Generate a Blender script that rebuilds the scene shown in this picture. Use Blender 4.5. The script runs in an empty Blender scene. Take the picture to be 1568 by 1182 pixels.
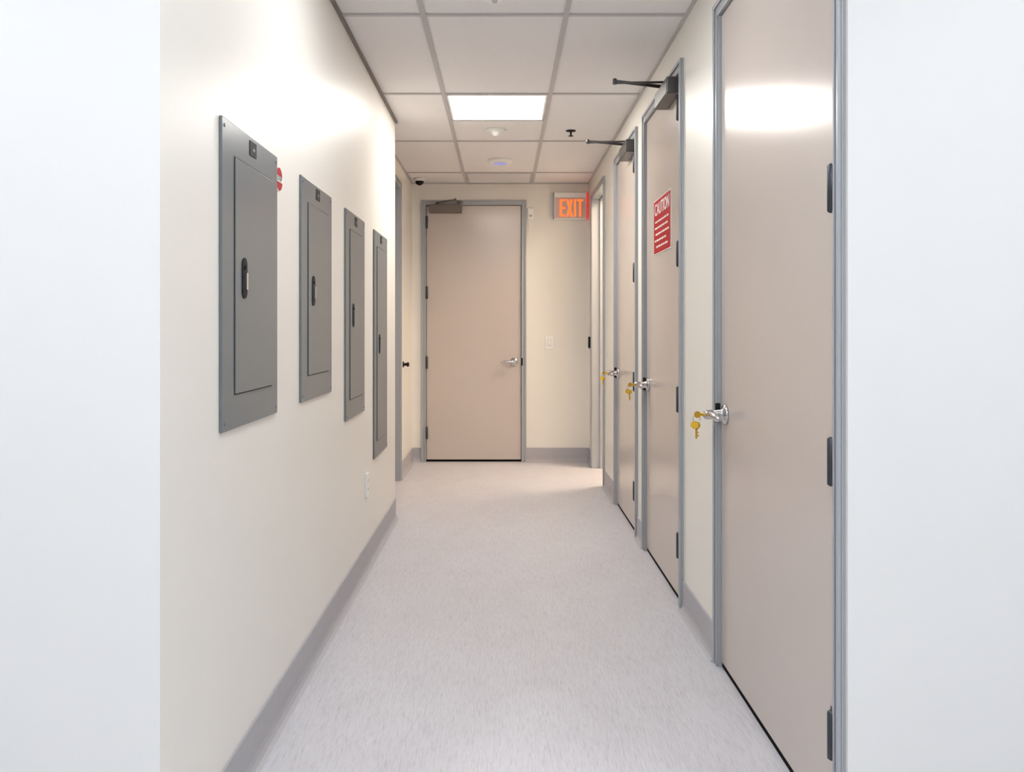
import bpy, math
from mathutils import Matrix, Vector
scene = bpy.context.scene
try:
    scene.view_settings.view_transform = 'Standard'
    scene.view_settings.look = 'None'
except Exception as e:
    print(e)

# ------------------------------------------------------------------ materials
def lin(c):
    return tuple(((x/255)/12.92 if x/255 <= 0.04045 else ((x/255+0.055)/1.055)**2.4) for x in c)

def mat(name, rgb, rough=0.5, metal=0.0, var=0.0, vscale=8.0, bump=0.0, bscale=300.0, emit=0.0, ecol=None, coat=0.0, spec=0.5):
    m = bpy.data.materials.new(name); m.use_nodes = True
    nt = m.node_tree; b = nt.nodes['Principled BSDF']
    c = lin(rgb)
    b.inputs['Roughness'].default_value = rough
    b.inputs['Metallic'].default_value = metal
    b.inputs['Specular IOR Level'].default_value = spec
    b.inputs['Coat Weight'].default_value = coat
    b.inputs['Coat Roughness'].default_value = 0.1
    tc = nt.nodes.new('ShaderNodeTexCoord')
    n = nt.nodes.new('ShaderNodeTexNoise'); n.inputs['Scale'].default_value = vscale
    n.inputs['Detail'].default_value = 4
    nt.links.new(tc.outputs['Object'], n.inputs['Vector'])
    r = nt.nodes.new('ShaderNodeValToRGB')
    r.color_ramp.elements[0].position = 0.3; r.color_ramp.elements[1].position = 0.7
    r.color_ramp.elements[0].color = (*[x*(1-var) for x in c], 1)
    r.color_ramp.elements[1].color = (*[min(1, x*(1+var)) for x in c], 1)
    nt.links.new(n.outputs['Fac'], r.inputs['Fac'])
    nt.links.new(r.outputs['Color'], b.inputs['Base Color'])
    if bump > 0:
        n2 = nt.nodes.new('ShaderNodeTexNoise'); n2.inputs['Scale'].default_value = bscale
        n2.inputs['Detail'].default_value = 2
        nt.links.new(tc.outputs['Object'], n2.inputs['Vector'])
        bp = nt.nodes.new('ShaderNodeBump'); bp.inputs['Strength'].default_value = bump
        bp.inputs['Distance'].default_value = 0.001
        nt.links.new(n2.outputs['Fac'], bp.inputs['Height'])
        nt.links.new(bp.outputs['Normal'], b.inputs['Normal'])
    if emit > 0:
        b.inputs['Emission Color'].default_value = (*(ecol or c), 1)
        b.inputs['Emission Strength'].default_value = emit
    return m

WALL = mat('wall_paint_cream', (237, 233, 225), 0.38, var=0.006, vscale=2, bump=0.12, bscale=220)
WALLW = mat('wall_paint_white', (233, 232, 230), 0.45, var=0.006, vscale=2, bump=0.12, bscale=220)
TILE = mat('ceiling_tile', (240, 237, 236), 0.9, var=0.012, vscale=60, bump=0.5, bscale=400)
TBAR = mat('ceiling_tbar', (194, 190, 190), 0.5)
EDGE = mat('wall_angle', (122, 114, 110), 0.5)
FRAME = mat('frame_grey_enamel', (168, 171, 175), 0.3)
DOOR = mat('door_taupe_enamel', (198, 187, 179), 0.20, var=0.01, vscale=3, bump=0.05, bscale=60)
HINGE = mat('hinge_dark_steel', (62, 66, 72), 0.4, metal=0.5)
CHROME = mat('satin_chrome', (205, 205, 208), 0.2, metal=1.0)
BLACK = mat('black_plastic', (16, 16, 17), 0.55, spec=0.3)
DARK = mat('dark_gap', (16, 15, 15), 0.9, spec=0.1)
BASE = mat('baseboard_vinyl', (176, 174, 178), 0.5, var=0.03, vscale=30)
PANEL = mat('panel_grey_enamel', (110, 117, 121), 0.28, var=0.02, vscale=5, bump=0.05, bscale=80)
PGROOVE = mat('panel_groove', (36, 38, 40), 0.6)
RED = mat('sign_red', (176, 8, 20), 0.55, spec=0.25)
WHITE = mat('white_plastic', (244, 243, 240), 0.4)
CLOSER = mat('closer_bronze_grey', (92, 90, 90), 0.35, metal=0.5)
CLOSER2 = mat('closer_taupe', (112, 102, 95), 0.35, metal=0.4)
BRASS = mat('brass_key', (214, 172, 60), 0.3, metal=0.8)
YTAG = mat('yellow_tag', (226, 180, 40), 0.5)
LIGHT_C = mat('diffuser_corridor', (255, 255, 255), 0.5, emit=28, ecol=(1.0, 0.96, 0.905))
LIGHT_N = mat('diffuser_neutral', (255, 255, 255), 0.5, emit=13.5, ecol=(0.95, 0.98, 1.0))
LIGHT_F = mat('diffuser_front', (255, 255, 255), 0.5, emit=13.5, ecol=(0.90, 0.955, 1.0))
LIGHT_W = mat('diffuser_warm', (255, 255, 255), 0.5, emit=52, ecol=(1.0, 0.80, 0.62))
EXITW = mat('exit_face', (216, 182, 172), 0.5, emit=0.0)
EXITL = mat('exit_letters', (200, 40, 10), 0.5, emit=1.6, ecol=(1.0, 0.15, 0.02))
EXITR = mat('exit_red_edge', (160, 20, 18), 0.3, emit=0.5, ecol=(1.0, 0.05, 0.03))
APBLUE = mat('access_point_led', (150, 155, 235), 0.4, emit=0.35, ecol=(0.5, 0.55, 1.0))

def floor_mat():
    m = bpy.data.materials.new('floor_vinyl'); m.use_nodes = True
    nt = m.node_tree; b = nt.nodes['Principled BSDF']; L = nt.links.new
    tc = nt.nodes.new('ShaderNodeTexCoord')
    def noise(sx, sy, detail, dist=0.0):
        mp = nt.nodes.new('ShaderNodeMapping'); mp.inputs['Scale'].default_value = (sx, sy, 1)
        L(tc.outputs['Object'], mp.inputs['Vector'])
        n = nt.nodes.new('ShaderNodeTexNoise'); n.inputs['Scale'].default_value = 1
        n.inputs['Detail'].default_value = detail; n.inputs['Distortion'].default_value = dist
        L(mp.outputs['Vector'], n.inputs['Vector']); return n
    a = noise(300, 22, 3, 0.7); c = noise(5, 3, 4, 0.5); d = noise(130, 9, 2, 0.5)
    r = nt.nodes.new('ShaderNodeValToRGB')
    e = r.color_ramp.elements
    e[0].position = 0.32; e[0].color = (*lin((186, 185, 190)), 1)
    e[1].position = 0.68; e[1].color = (*lin((214, 213, 218)), 1)
    el = e.new(0.48); el.color = (*lin((205, 203, 208)), 1)
    mx0 = nt.nodes.new('ShaderNodeMix'); mx0.data_type = 'FLOAT'; mx0.inputs[0].default_value = 0.35
    L(a.outputs['Fac'], mx0.inputs[2]); L(d.outputs['Fac'], mx0.inputs[3])
    L(mx0.outputs[0], r.inputs['Fac'])
    r2 = nt.nodes.new('ShaderNodeValToRGB')
    r2.color_ramp.elements[0].position = 0.3; r2.color_ramp.elements[0].color = (0.94, 0.93, 0.93, 1)
    r2.color_ramp.elements[1].position = 0.7; r2.color_ramp.elements[1].color = (1, 1, 1, 1)
    L(c.outputs['Fac'], r2.inputs['Fac'])
    mx = nt.nodes.new('ShaderNodeMix'); mx.data_type = 'RGBA'; mx.blend_type = 'MULTIPLY'; mx.inputs[0].default_value = 1
    L(r.outputs['Color'], mx.inputs[6]); L(r2.outputs['Color'], mx.inputs[7])
    L(mx.outputs[2], b.inputs['Base Color'])
    b.inputs['Roughness'].default_value = 0.36
    bp = nt.nodes.new('ShaderNodeBump'); bp.inputs['Strength'].default_value = 0.08; bp.inputs['Distance'].default_value = 0.001
    L(a.outputs['Fac'], bp.inputs['Height']); L(bp.outputs['Normal'], b.inputs['Normal'])
    return m
FLOOR = floor_mat()

# ------------------------------------------------------------------ mesh builder
class MB:
    def __init__(s): s.v = []; s.f = []; s.m = []; s.sm = []; s.mats = []
    def mi(s, m):
        if m not in s.mats: s.mats.append(m)
        return s.mats.index(m)
    def box(s, x0, x1, y0, y1, z0, z1, m):
        x0, x1 = sorted((x0, x1)); y0, y1 = sorted((y0, y1)); z0, z1 = sorted((z0, z1))
        k = len(s.v)
        s.v += [(x, y, z) for x in (x0, x1) for y in (y0, y1) for z in (z0, z1)]
        for q in ((0,1,3,2),(4,6,7,5),(0,4,5,1),(2,3,7,6),(0,2,6,4),(1,5,7,3)):
            s.f.append([k+i for i in q]); s.m.append(s.mi(m)); s.sm.append(False)
        return s
    def tube(s, pts, rads, m, n=20, caps=True):
        """swept circular rings through pts"""
        pts = [Vector(p) for p in pts]
        if not hasattr(rads, '__len__'): rads = [rads]*len(pts)
        k = len(s.v); up = None
        for i, p in enumerate(pts):
            a = pts[max(0, i-1)]; b = pts[min(len(pts)-1, i+1)]
            t = (b-a)
            if t.length < 1e-9: t = Vector((0, 0, 1))
            t.normalize()
            if up is None:
                up = Vector((0, 0, 1)) if abs(t.z) < 0.9 else Vector((1, 0, 0))
            e1 = (up - t*up.dot(t)).normalized(); up = e1
            e2 = t.cross(e1)
            for j in range(n):
                q = 2*math.pi*j/n
                s.v.append(tuple(p + (e1*math.cos(q)+e2*math.sin(q))*rads[i]))
        for i in range(len(pts)-1):
            for j in range(n):
                s.f.append([k+i*n+j, k+i*n+(j+1) % n, k+(i+1)*n+(j+1) % n, k+(i+1)*n+j])
                s.m.append(s.mi(m)); s.sm.append(True)
        if caps:
            s.f.append([k+j for j in range(n)][::-1]); s.m.append(s.mi(m)); s.sm.append(False)
            s.f.append([k+(len(pts)-1)*n+j for j in range(n)]); s.m.append(s.mi(m)); s.sm.append(False)
        return s
    def lathe(s, c, axis, prof, m, n=28):
        """prof: list of (dist along axis, radius)"""
        c = Vector(c); ax = Vector(axis).normalized()
        u = ax.orthogonal().normalized(); w = ax.cross(u); k = len(s.v)
        for (h, r) in prof:
            for j in range(n):
                q = 2*math.pi*j/n
                s.v.append(tuple(c+ax*h+(u*math.cos(q)+w*math.sin(q))*max(r, 1e-5)))
        for i in range(len(prof)-1):
            for j in range(n):
                s.f.append([k+i*n+j, k+i*n+(j+1) % n, k+(i+1)*n+(j+1) % n, k+(i+1)*n+j])
                s.m.append(s.mi(m)); s.sm.append(True)
        s.f.append([k+j for j in range(n)][::-1]); s.m.append(s.mi(m)); s.sm.append(False)
        s.f.append([k+(len(prof)-1)*n+j for j in range(n)]); s.m.append(s.mi(m)); s.sm.append(False)
        return s
    def prism(s, poly, lo, hi, m, axis=2):
        """poly 2D points extruded along axis"""
        k = len(s.v); n = len(poly)
        for h in (lo, hi):
            for (a, b) in poly:
                p = [a, b]; p.insert(axis, h); s.v.append(tuple(p))
        for j in range(n):
            s.f.append([k+j, k+(j+1) % n, k+n+(j+1) % n, k+n+j]); s.m.append(s.mi(m)); s.sm.append(False)
        s.f.append([k+j for j in range(n)][::-1]); s.m.append(s.mi(m)); s.sm.append(False)
        s.f.append([k+n+j for j in range(n)]); s.m.append(s.mi(m)); s.sm.append(False)
        return s
    def make(s, name, parent=None, M=None, bevel=0.0):
        me = bpy.data.meshes.new(name); me.from_pydata(s.v, [], s.f)
        for mm in s.mats: me.materials.append(mm)
        for i, p in enumerate(me.polygons):
            p.material_index = s.m[i]; p.use_smooth = s.sm[i]
        import bmesh
        bm = bmesh.new(); bm.from_mesh(me); bmesh.ops.recalc_face_normals(bm, faces=bm.faces); bm.to_mesh(me); bm.free()
        o = bpy.data.objects.new(name, me); scene.collection.objects.link(o)
        if M is not None: o.matrix_world = M
        if parent: o.parent = parent
        if bevel > 0:
            b = o.modifiers.new('bevel', 'BEVEL'); b.width = bevel; b.segments = 2; b.limit_method = 'ANGLE'
            b.angle_limit = math.radians(40)
        return o

def empty(name, M):
    e = bpy.data.objects.new(name, None); scene.collection.objects.link(e); e.matrix_world = M
    e.empty_display_size = 0.1
    return e

def basis(u, v, n, o):
    return Matrix(((u[0], v[0], n[0], o[0]), (u[1], v[1], n[1], o[1]), (u[2], v[2], n[2], o[2]), (0, 0, 0, 1)))
XR, XL, XL2, YE = 0.785, -0.70, -0.84, 7.81
HC, CEIL = 1.225, 2.565
def MR(y, z, x=XR): return basis((0, -1, 0), (0, 0, 1), (-1, 0, 0), (x, y, z))
def MLf(y, z, x=XL): return basis((0, 1, 0), (0, 0, 1), (1, 0, 0), (x, y, z))
def ME(x, z, y=YE): return basis((1, 0, 0), (0, 0, 1), (0, -1, 0), (x, y, z))
def MCl(x, y): return Matrix.Translation((x, y, CEIL))

def text(body, name, size, loc, m, parent, extrude=0.0005, bold=0.0, sx=1.0):
    cu = bpy.data.curves.new(name, 'FONT'); cu.body = body; cu.size = size; cu.extrude = extrude; cu.offset = bold
    cu.align_x = 'CENTER'; cu.align_y = 'CENTER'
    t = bpy.data.objects.new(name+'_tmp', cu); scene.collection.objects.link(t)
    bpy.context.view_layer.update()
    dg = bpy.context.evaluated_depsgraph_get()
    me = bpy.data.meshes.new_from_object(t.evaluated_get(dg))
    bpy.data.objects.remove(t)
    me.materials.clear(); me.materials.append(m)
    for p in me.polygons: p.material_index = 0
    o = bpy.data.objects.new(name, me); scene.collection.objects.link(o)
    o.parent = parent; o.location = loc; o.scale = (sx, 1, 1)
    return o

# ------------------------------------------------------------------ shell
DH = 2.405   # top of door frames
def wall_y(name, x0, x1, y0, y1, openings):
    b = MB(); y = y0
    for (a, c, h) in sorted(openings):
        if a > y: b.box(x0, x1, y, a, 0, CEIL, WALL)
        b.box(x0, x1, a, c, h, CEIL, WALL); y = c
    if y < y1: b.box(x0, x1, y, y1, 0, CEIL, WALL)
    # lobby-facing end of the wall is painted white like the lobby
    if y0 < 3:
        b.m[2] = b.mi(WALLW)
    return b.make(name)
D1 = (1.947, 3.121); D2 = (3.697, 4.725); D3 = (4.954, 5.933); OP = (6.56, 7.49)
T = 0.145
wall_y('wall_right', XR, XR+T, 1.935, YE+T, [(*D1, DH), (*D2, DH), (*D3, DH), (*OP, DH)])
wall_y('wall_left', XL-T, XL, 1.73, 5.48, [])
LD = (5.93, 6.87)
wall_y('wall_left_recess', XL2-T, XL2, 5.48, YE+T, [(*LD, DH)])
# end wall with door opening
ED = (-0.757, 0.21)
b = MB()
b.box(XL2, ED[0], YE, YE+T, 0, CEIL, WALL); b.box(ED[1], XR, YE, YE+T, 0, CEIL, WALL)
b.box(ED[0], ED[1], YE, YE+T, DH, CEIL, WALL); b.make('wall_end')
b = MB(); b.box(-3.4, XL-T, 1.73, 1.73+T, 0, CEIL, WALLW); b.make('wall_front_left')
b = MB(); b.box(XR+T, 3.4, 1.935, 1.935+T, 0, CEIL, WALLW); b.make('wall_front_right')
b = MB(); b.box(-3.4-T, -3.4, -3, 1.73+T, 0, CEIL, WALLW); b.make('wall_lobby_left')
b = MB(); b.box(3.4, 3.4+T, -3, 1.935+T, 0, CEIL, WALLW); b.make('wall_lobby_right')
b = MB(); b.box(-3.4-T, 3.4+T, -3-T, -3, 0, CEIL, WALLW); b.make('wall_back')
# side room behind the open doorway
b = MB(); b.box(XR+T, 2.6, 6.15, 6.25, 0, CEIL, WALL); b.box(XR+T, 2.6, YE+.04, YE+T, 0, CEIL, WALL)
b.box(2.6, 2.7, 6.15, YE+T, 0, CEIL, WALL); b.make('wall_side_room')
b = MB(); b.box(-3.6, 3.6, -3.2, 8.1, -0.1, 0, FLOOR); b.make('floor')
b = MB(); b.box(-3.6, 3.6, -3.2, 8.1, CEIL, CEIL+.1, TILE); b.make('ceiling')

# ceiling grid
b = MB(); gz0, gz1 = CEIL-0.006, CEIL+0.002; hw = 0.0115
def lines(x0, x1, y0, y1):
    gx = [-0.343+0.611*k for k in range(-6, 8)]; gy = [3.62+1.22*k for k in range(-6, 5)]
    for g in gx:
        if x0+.03 < g < x1-.03: b.box(g-hw, g+hw, y0, y1, gz0, gz1, TBAR)
    for g in gy:
        if y0+.03 < g < y1-.03: b.box(x0, x1, g-hw, g+hw, gz0-.0004, gz1, TBAR)
lines(XL, XR, 1.935, 5.48); lines(XL2, XR, 5.48, YE); lines(-3.4, 3.4, -3, 1.73)
b.box(-0.343, 0.268, 5.45-hw, 5.45+hw, gz0-.0004, gz1, TBAR)
b.make('trim_ceiling_grid')
b = MB(); w = 0.022; z0 = CEIL-0.012
b.box(XL, XL+w*.6, 1.73, 5.49, z0-.004, CEIL, EDGE); b.box(XR-w*.6, XR, 1.935, YE, z0, CEIL, TBAR)
b.box(XL2, XL2+w*.6, 5.48, YE, z0, CEIL, TBAR); b.box(XL2, XR, YE-w*.6, YE, z0, CEIL, TBAR)
b.make('trim_wall_angle')

# baseboards (cove profile)
BH = 0.13
def cove(out):  # polygon (n, z)
    return [(0, 0), (.028*out, 0), (.016*out, .006), (.009*out, .018), (.006*out, .035), (.006*out, BH-.004), (.003*out, BH), (0, BH)]
b = MB()
for (a, c) in ((D1[1], D2[0]), (D2[1], D3[0]), (D3[1], OP[0]), (OP[1], YE)):
    b.prism([(XR+p, z) for p, z in cove(-1)], a+.001, c-.001, BASE, axis=1)
b.make('baseboard_right')
b = MB(); b.prism([(XL+p, z) for p, z in cove(1)], 1.73, 5.48, BASE, axis=1)
b.make('baseboard_left')
b = MB(); b.prism([(XL2+p, z) for p, z in cove(1)], LD[1]+.001, YE, BASE, axis=1)
b.prism([(XL2+p, z) for p, z in cove(1)], 5.49, LD[0]-.001, BASE, axis=1)
b.make('baseboard_left_recess')
b = MB()
for (a, c) in ((XL2, ED[0]-.001), (ED[1]+.001, XR)):
    b.prism([(YE+p, z) for p, z in cove(-1)], a, c, BASE, axis=0)
b.make('baseboard_end')
b = MB(); b.prism([(1.73+p, z) for p, z in cove(-1)], -3.4, XL, BASE, axis=0); b.make('baseboard_front_left')
b = MB(); b.prism([(1.935+p, z) for p, z in cove(-1)], XR, 3.4, BASE, axis=0); b.make('baseboard_front_right')

# ------------------------------------------------------------------ doors
FW = 0.045
def frame_part(e, w, h, depth=T, stop=True):
    b = MB()
    def jamb(s):
        o = s*w/2; i = s*(w/2-FW)
        b.box(o, i, 0, h, -depth, 0.010, FRAME)
        b.box(o, o-s*.014, 0, h, 0.010, 0.018, FRAME)
        b.box(i, i+s*.010, 0, h-FW, 0.010, 0.015, FRAME)
        if stop: b.box(i, i-s*.014, 0, h-FW, -.085, -.058, FRAME)     # stop
    jamb(1); jamb(-1)
    b.box(-w/2+FW, w/2-FW, h-FW, h, -depth, 0.010, FRAME)
    b.box(-w/2+.014, w/2-.014, h-.014, h, 0.010, 0.018, FRAME)
    if stop: b.box(-w/2+FW, w/2-FW, h-FW-.014, h-FW, -.085, -.058, FRAME)
    return b.make('frame', e, bevel=0.003)

def lever(b, u, v, d, n0=0.0):
    """lever set, d = direction of the grip along u"""
    b.lathe((u, v, n0), (0, 0, 1), [(0, .036), (.006, .036), (.010, .033), (.013, .024), (.018, .017), (.05, .0145)], CHROME)
    b.lathe((u, v, n0+.05), (0, 0, 1), [(0, .0165), (.024, .0165), (.028, .013)], CHROME)
    b.tube([(u, v, n0+.062), (u+d*.03, v+.002, n0+.063), (u+d*.07, v+.001, n0+.060), (u+d*.105, v-.004, n0+.056), (u+d*.118, v-.006, n0+.052)],
           [.014, .013, .0125, .012, .007], CHROME)

def door(name, M, w, hs, slab=True, key=False, h=DH, leaf=.034, inward=False):
    e = empty(name, M)
    frame_part(e, w, h, stop=not inward)
    iw = w/2-FW
    if inward:
        b = MB(); b.box(-iw+.004, iw-.004, .012, h-FW-.004, -.140, -.096, DOOR); b.make('slab', e, bevel=0.002)
        b = MB(); lever(b, -hs*(iw-.068), .92, hs, -.097); b.make('lever_handle', e)
        return e
    if slab:
        b = MB(); b.box(-iw+.004, iw-.004, .020, h-FW-.005, -.052, -.004, DOOR); b.make('slab', e, bevel=0.002)
        b = MB(); b.box(-iw+.002, iw-.002, .001, .019, -.054, -.007, DARK); b.make('gap_shade', e)  # black strip standing in for the shade in the gap under the slab
        b = MB()
        for z in (2.20, 1.555, .912, .268):
            u = hs*(iw-.006)
            b.tube([(u, z-.058, .012), (u, z-.054, .012), (u, z+.054, .012), (u, z+.058, .012)], [.006, .011, .011, .006], HINGE, n=14)
            b.box(u-hs*leaf, u, z-.054, z+.054, -.004, .003, HINGE)
        b.make('hinges', e)
        b = MB(); lever(b, -hs*(iw-.068), .92, hs, -.004)
        b.make('lever_handle', e)
        b = MB(); b.box(-hs*(iw-.004), -hs*(iw+.012), .885, .955, .0, .0162, BLACK); b.make('strike_plate', e, bevel=.002)
    if key:
        b = MB(); u = -hs*(iw-.068); n = .074
        b.lathe((u, .92, n-.002), (0, 0, 1), [(0, .008), (.006, .008), (.007, .006)], BRASS)
        b.box(u-.0012, u+.0012, .916, .924, n, n+.016, BRASS)
        # key bow
        b.lathe((u-.0015, .92, n+.024), (1, 0, 0), [(0, .012), (.003, .012)], BRASS, n=16)
        # ring
        ring = [(u, .905+.013*math.cos(a), n+.027+.013*math.sin(a)) for a in [2*math.pi*i/16 for i in range(17)]]
        b.tube(ring, .0015, CHROME, n=8)
        # hanging spare key
        b.lathe((u-.004, .882, n+.027), (1, 0, 0), [(0, .014), (.003, .014)], BRASS, n=16)
        b.box(u-.004, u-.001, .835, .872, n+.0235, n+.0305, BRASS)
        b.box(u-.004, u-.001, .843, .848, n+.018, n+.0235, BRASS); b.box(u-.004, u-.001, .854, .858, n+.019, n+.0235, BRASS)
        b.lathe((u+.004, .884, n+.035), (1, 0, .3), [(0, .015), (.003, .015)], YTAG, n=6)
        b.make('keys', e)
    return e

def closer(name, M, m):
    """M origin: body centre on the slab face; u toward latch"""
    e = empty(name, M)
    b = MB(); b.box(-.15, .15, -.038, .038, 0.0, .062, m); b.make('body', e, bevel=.006)
    b = MB(); b.lathe((-.08, .038, .034), (0, 1, 0), [(0, .017), (.010, .017), (.012, .012), (.022, .012)], m, n=18)
    b.make('spindle', e)
    return e
def closer_arm(e, hs, m, elbow, foot):
    b = MB(); p0 = Vector((-.08, .055, .034)); el = Vector(elbow); ft = Vector(foot)
    b.tube([p0, el], [.009, .007], m, n=10)
    b.lathe(tuple(el-Vector((0, .014, 0))), (0, 1, 0), [(0, .010), (.022, .010), (.026, .007)], m, n=14)
    b.tube([el-Vector((0, .008, 0)), ft], [.0055, .0055], m, n=10)
    b.box(ft.x-.022, ft.x+.022, ft.y-.012, ft.y+.012, ft.z-.014, ft.z+.006, m)
    b.make('arm', e)

def mid(d): return (d[0]+d[1])/2
def wid(d): return d[1]-d[0]
door('door_1', MR(mid(D1), 0), wid(D1), +1, key=True)
door('door_2', MR(mid(D2), 0), wid(D2), +1, key=True)
door('door_3', MR(mid(D3), 0), wid(D3), +1, key=True)
door('door_4', ME(mid(ED), 0), wid(ED), -1, leaf=.006)
door('door_5', MLf(mid(LD), 0, XL2), wid(LD), 1, inward=True)
door('door_frame_open', MR(mid(OP), 0), wid(OP), +1, slab=False)

for dd, off in ((D2, .15), (D3, .15)):
    y = dd[0]+FW+.04+.15
    e = closer('door_closer', MR(y, 2.312, XR+.003), CLOSER)
    closer_arm(e, 1, CLOSER, (.02, .052, .275), (.0-.04, .066, .012))
e = closer('door_closer', ME(ED[0]+FW+.03+.15, 2.322, YE+.003), CLOSER2)
closer_arm(e, 1, CLOSER2, (.10, .058, .20), (.135, .062, .026))

# ------------------------------------------------------------------ electrical panels
def panel(y0, y1, z0, z1):
    yc, zc = (y0+y1)/2, (z0+z1)/2; w, h = y1-y0, z1-z0
    e = empty('electrical_panel', MLf(yc, zc))
    b = MB(); b.box(-w/2, w/2, -h/2, h/2, 0, .008, PANEL); b.make('trim_plate', e, bevel=.003)
    ul, ur, vb, vt = -.16, .185, -h/2+.09, h/2-.085
    b = MB(); g = .0035
    b.box(ul-g, ur+g, vb-g, vt+g, .006, .0088, PGROOVE); b.make('gap', e)
    b = MB(); b.box(ul, ur, vb, vt, .0085, .0115, PANEL); b.make('door_leaf', e, bevel=.0012)
    b = MB()
    a = .020; L = .034; uc = -.09
    poly = [(uc+a*math.cos(t), L+a*math.sin(t)) for t in [math.pi*i/10 for i in range(11)]] + \
           [(uc+a*math.cos(t), -L+a*math.sin(t)) for t in [math.pi+math.pi*i/10 for i in range(11)]]
    b.prism(poly, .0115, .0145, BLACK, axis=2)
    b.box(uc-.003, uc+.010, -.030, .014, .0145, .020, CHROME)
    b.lathe((uc+.001, .030, .0145), (0, 0, 1), [(0, .006), (.003, .006)], BLACK, n=12)
    b.make('latch', e)
    b = MB(); lz = h/2-.032
    b.box(-.030, .030, lz-.02, lz+.02, .008, .0098, BLACK); b.box(-.004, .014, lz-.005, lz+.003, .0098, .0101, PANEL)
    b.make('nameplate', e)
    b = MB()
    for su in (-1, 1):
        for sv in (-1, 1):
            b.lathe((su*(w/2-.02), sv*(h/2-.02), .008), (0, 0, 1), [(0, .005), (.001, .005), (.002, .003)], PANEL, n=12)
    b.make('screws', e)
panel(2.087, 2.600, .967, 1.750)
panel(2.907, 3.421, .970, 1.753)
panel(3.730, 4.233, .815, 1.756)
panel(4.550, 5.050, .522, 1.757)

# round sticker
e = empty('round_warning_sticker', MLf(2.645, 1.690))
b = MB(); b.lathe((0, 0, 0), (0, 0, 1), [(0, .040), (.0015, .040)], WHITE, n=40); b.make('disc', e)
b = MB(); b.lathe((0, 0, .0015), (0, 0, 1), [(0, .036), (.0006, .036)], RED, n=40)
b.box(-.034, .034, -.009, .009, .002, .0026, WHITE); b.make('print', e)
text('STOP', 'lettering', .02, (0, 0, .0028), BLACK, e)

# wall outlet
def outlet(name, M, kind):
    e = empty(name, M)
    b = MB(); b.box(-.036, .036, -.06, .06, 0, .008, WHITE); b.make('plate', e, bevel=.002)
    b = MB()
    if kind == 'outlet':
        for v in (-.022, .022):
            b.lathe((0, v, .008), (0, 0, 1), [(0, .016), (.002, .0155)], WHITE, n=20)
            b.box(-.008, -.006, v-.004, v+.006, .010, .0105, BLACK); b.box(.006, .008, v-.004, v+.006, .010, .0105, BLACK)
    else:
        b.box(-.017, .017, -.033, .033, .008, .009, TBAR)
        b.box(-.015, .015, -.031, .031, .009, .012, WHITE); b.box(-.014, .014, 0, .03, .012, .015, WHITE)
    b.make('insert', e)
outlet('wall_outlet', MLf(4.333, .428), 'outlet')
outlet('light_switch', ME(.42, 1.093), 'switch')

# alarm contact box beside end door
e = empty('door_alarm_sensor', ME(.248, 2.277))
b = MB(); b.box(-.027, .027, -.052, .052, 0, .035, WHITE); b.make('housing', e, bevel=.006)
b = MB(); b.box(-.014, .014, -.03, -.01, .035, .037, TBAR); b.make('lens', e)

# card reader
e = empty('card_reader', MR(7.64, 1.10))
b = MB(); b.box(-.03, .03, -.052, .052, 0, .022, BLACK); b.make('housing', e, bevel=.006)
b = MB(); b.box(-.015, .015, .02, .026, .022, .0235, CHROME); b.make('indicator', e)

# door bumper
e = empty('wall_door_stop', MLf(7.09, .925, XL2))
b = MB(); b.lathe((0, 0, 0), (0, 0, 1), [(0, .026), (.006, .026), (.01, .012), (.03, .012), (.034, .018), (.048, .018), (.052, .012)], BLACK)
b.make('bumper', e)

# caution sign
e = empty('caution_sign', MR(4.212, 1.745, XR+.004))
b = MB(); b.box(-.225, .225, -.14, .14, 0, .003, WHITE); b.make('board', e, bevel=.001)
b = MB(); b.box(-.219, .219, -.135, .135, .003, .0036, RED); b.make('field', e)
text('CAUTION', 'title', .085, (0, .085, .0042), WHITE, e, bold=.001, sx=1.0)
b = MB()
for i, (a, c) in enumerate([(-.18, .17), (-.19, .15), (-.17, .18), (-.19, .12), (-.15, .16)]):
    v = .025-i*.032
    x = a
    k = 0
    while x < c:
        L = [.05, .03, .07, .04, .06][(i*2+k) % 5]; b.box(x, min(x+L, c), v-.0045, v+.0045, .0036, .0042, WHITE); x += L+.012; k += 1
b.make('text_lines', e)

# exit sign
e = empty('exit_sign', ME(.610, 2.346))
b = MB(); b.box(-.148, .148, -.122, .122, 0, .055, WHITE); b.make('housing', e, bevel=.006)
b = MB(); b.box(-.138, .138, -.113, .075, .055, .058, EXITW); b.make('face', e)
b = MB(); b.box(.149, .156, -.12, .12, .005, .06, EXITR); b.box(-.156, -.149, -.12, .12, .005, .06, FRAME); b.make('edge', e)
# stroke letters E X I T
b = MB(); n0, n1 = .058, .0605; vb, vt = -.098, .058; st = .017
def bar(u0, u1, v0, v1): b.box(u0, u1, v0, v1, n0, n1, EXITL)
u = -.095
bar(u, u+st, vb, vt)
for v in (vb, (vb+vt)/2-st/2, vt-st): bar(u+st, u+.046, v, v+st)
u = -.038
b.prism([(u, vb), (u+.019, vb), (u+.060, vt), (u+.041, vt)], n0, n1, EXITL)
b.prism([(u+.041, vb), (u+.060, vb), (u+.019, vt), (u, vt)], n0, n1-.0003, EXITL)
bar(.034, .034+st, vb, vt)
u = .062
bar(u, u+.054, vt-st, vt); bar(u+.027-st/2, u+.027+st/2, vb, vt-st)
b.make('letters', e)

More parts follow.
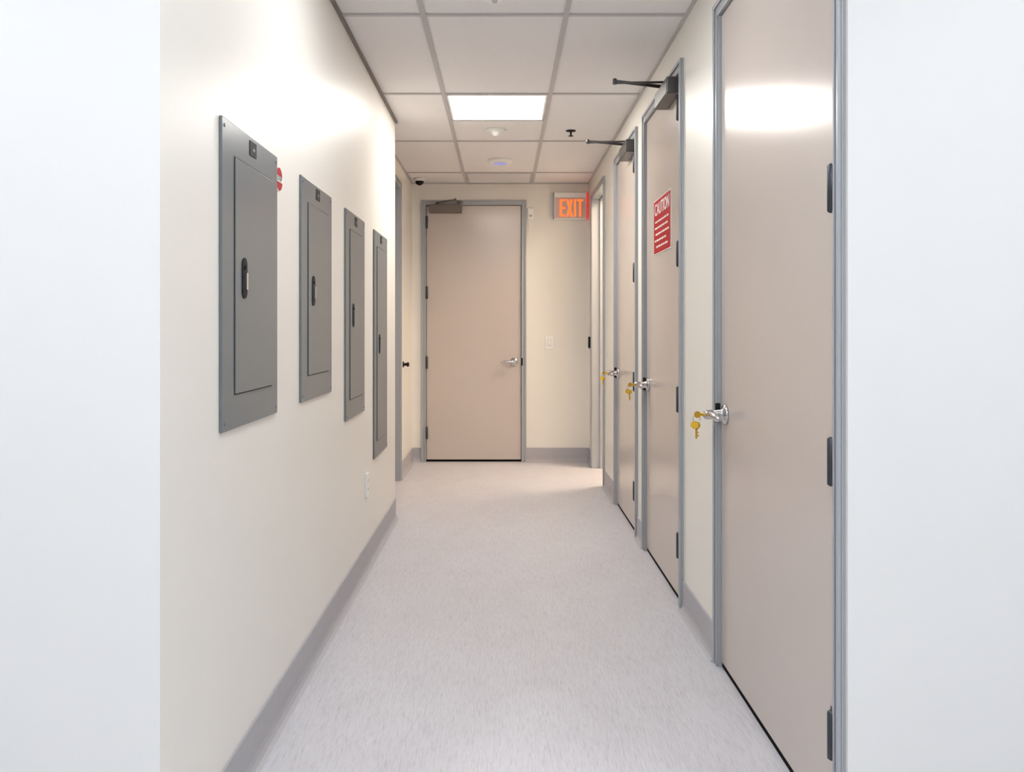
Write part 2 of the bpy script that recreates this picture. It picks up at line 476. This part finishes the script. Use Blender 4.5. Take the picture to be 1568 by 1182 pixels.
# ceiling devices
e = empty('dome_camera', MCl(-.75, 7.58))
b = MB(); b.lathe((0, 0, 0), (0, 0, -1), [(0, .05), (.02, .05), (.026, .044)], WHITE)
b.lathe((0, 0, -.026), (0, 0, -1), [(0, .038), (.015, .036), (.028, .026), (.036, .010)], BLACK); b.make('dome', e)
e = empty('fire_sprinkler', MCl(.456, 5.75))
b = MB(); b.lathe((0, 0, 0), (0, 0, -1), [(0, .034), (.004, .034), (.008, .02)], BLACK)
b.tube([(0, 0, -.008), (0, 0, -.035)], .006, BLACK, n=10); b.lathe((0, 0, -.035), (0, 0, -1), [(0, .017), (.003, .017)], BLACK); b.make('head', e)
def smoke(x, y):
    e = empty('smoke_detector', MCl(x, y))
    b = MB(); b.lathe((0, 0, 0), (0, 0, -1), [(0, .058), (.012, .058), (.016, .05), (.020, .05), (.034, .044), (.04, .03)], WHITE)
    b.lathe((0, 0, -.04), (0, 0, -1), [(0, .012), (.006, .010)], TBAR); b.make('body', e)
smoke(-.035, 3.37)
e = empty('motion_detector', MCl(-.053, 5.72))
b = MB(); b.lathe((0, 0, 0), (0, 0, -1), [(0, .058), (.006, .058), (.009, .035), (.028, .03), (.04, .02), (.046, .01)], WHITE)
b.tube([(-.075, 0, -.006), (.075, 0, -.006)], .008, WHITE, n=10); b.make('body', e)
e = empty('wireless_access_point', MCl(-.026, 6.75))
b = MB(); b.lathe((0, 0, 0), (0, 0, -1), [(0, .10), (.012, .10), (.024, .092), (.03, .075)], WHITE, n=40)
b.lathe((0, 0, -.0295), (0, 0, -1), [(0, .055), (.003, .052)], APBLUE, n=32); b.make('body', e)
# return-air panel in last row
e = empty('air_return_panel', MCl(-.0375, 7.535))
b = MB(); b.box(-.29, .29, -.235, .25, -.006, 0, TBAR)
for i in range(12): b.box(-.27, .27, -.215+i*.037, -.200+i*.037, -.010, -.006, TILE)
b.make('grille', e)

# ------------------------------------------------------------------ lights (ceiling troffers, one in view, the rest out of frame)
def troffer(x0, x1, y0, y1, m, name='ceiling_light_panel'):
    e = empty(name, MCl((x0+x1)/2, (y0+y1)/2)); w, l = (x1-x0)/2, (y1-y0)/2
    b = MB(); f = .012
    b.box(-w, w, -l, -l+f, -.007, 0, WHITE); b.box(-w, w, l-f, l, -.007, 0, WHITE)
    b.box(-w, -w+f, -l+f, l-f, -.007, 0, WHITE); b.box(w-f, w, -l+f, l-f, -.007, 0, WHITE); b.make('bezel', e)
    b = MB(); b.box(-w+f, w-f, -l+f, l-f, -.005, -.001, m); b.make('diffuser', e)
troffer(-.328, .253, 4.856, 5.434, LIGHT_C)
troffer(-.328, .253, 2.415, 2.99, LIGHT_N)  # unseen panel, put in to brighten the near corridor
troffer(-.328, .253, 0.02, 1.16, LIGHT_F)  # lobby panels here are all unseen, set for bright, even foreground light
troffer(-2.16, -1.58, 0.02, 1.16, LIGHT_F)
troffer(1.50, 2.08, 0.02, 1.16, LIGHT_F)
troffer(-.328, .253, -2.4, -1.28, LIGHT_F)
troffer(1.2, 1.8, 6.7, 7.3, LIGHT_W)

w = bpy.data.worlds.new('World'); scene.world = w; w.use_nodes = True
w.node_tree.nodes['Background'].inputs[0].default_value = (.8, .85, .9, 1)
w.node_tree.nodes['Background'].inputs[1].default_value = 0.3

# ------------------------------------------------------------------ camera
cam = bpy.data.cameras.new('camera'); co = bpy.data.objects.new('camera', cam); scene.collection.objects.link(co)
co.location = (0, 0, HC); co.rotation_euler = (math.pi/2, 0, 0)
cam.sensor_width = 36; cam.lens = 1300/1568*36
cam.shift_x = 13/1568; cam.shift_y = -88/1568; cam.clip_start = 0.05
scene.camera = co
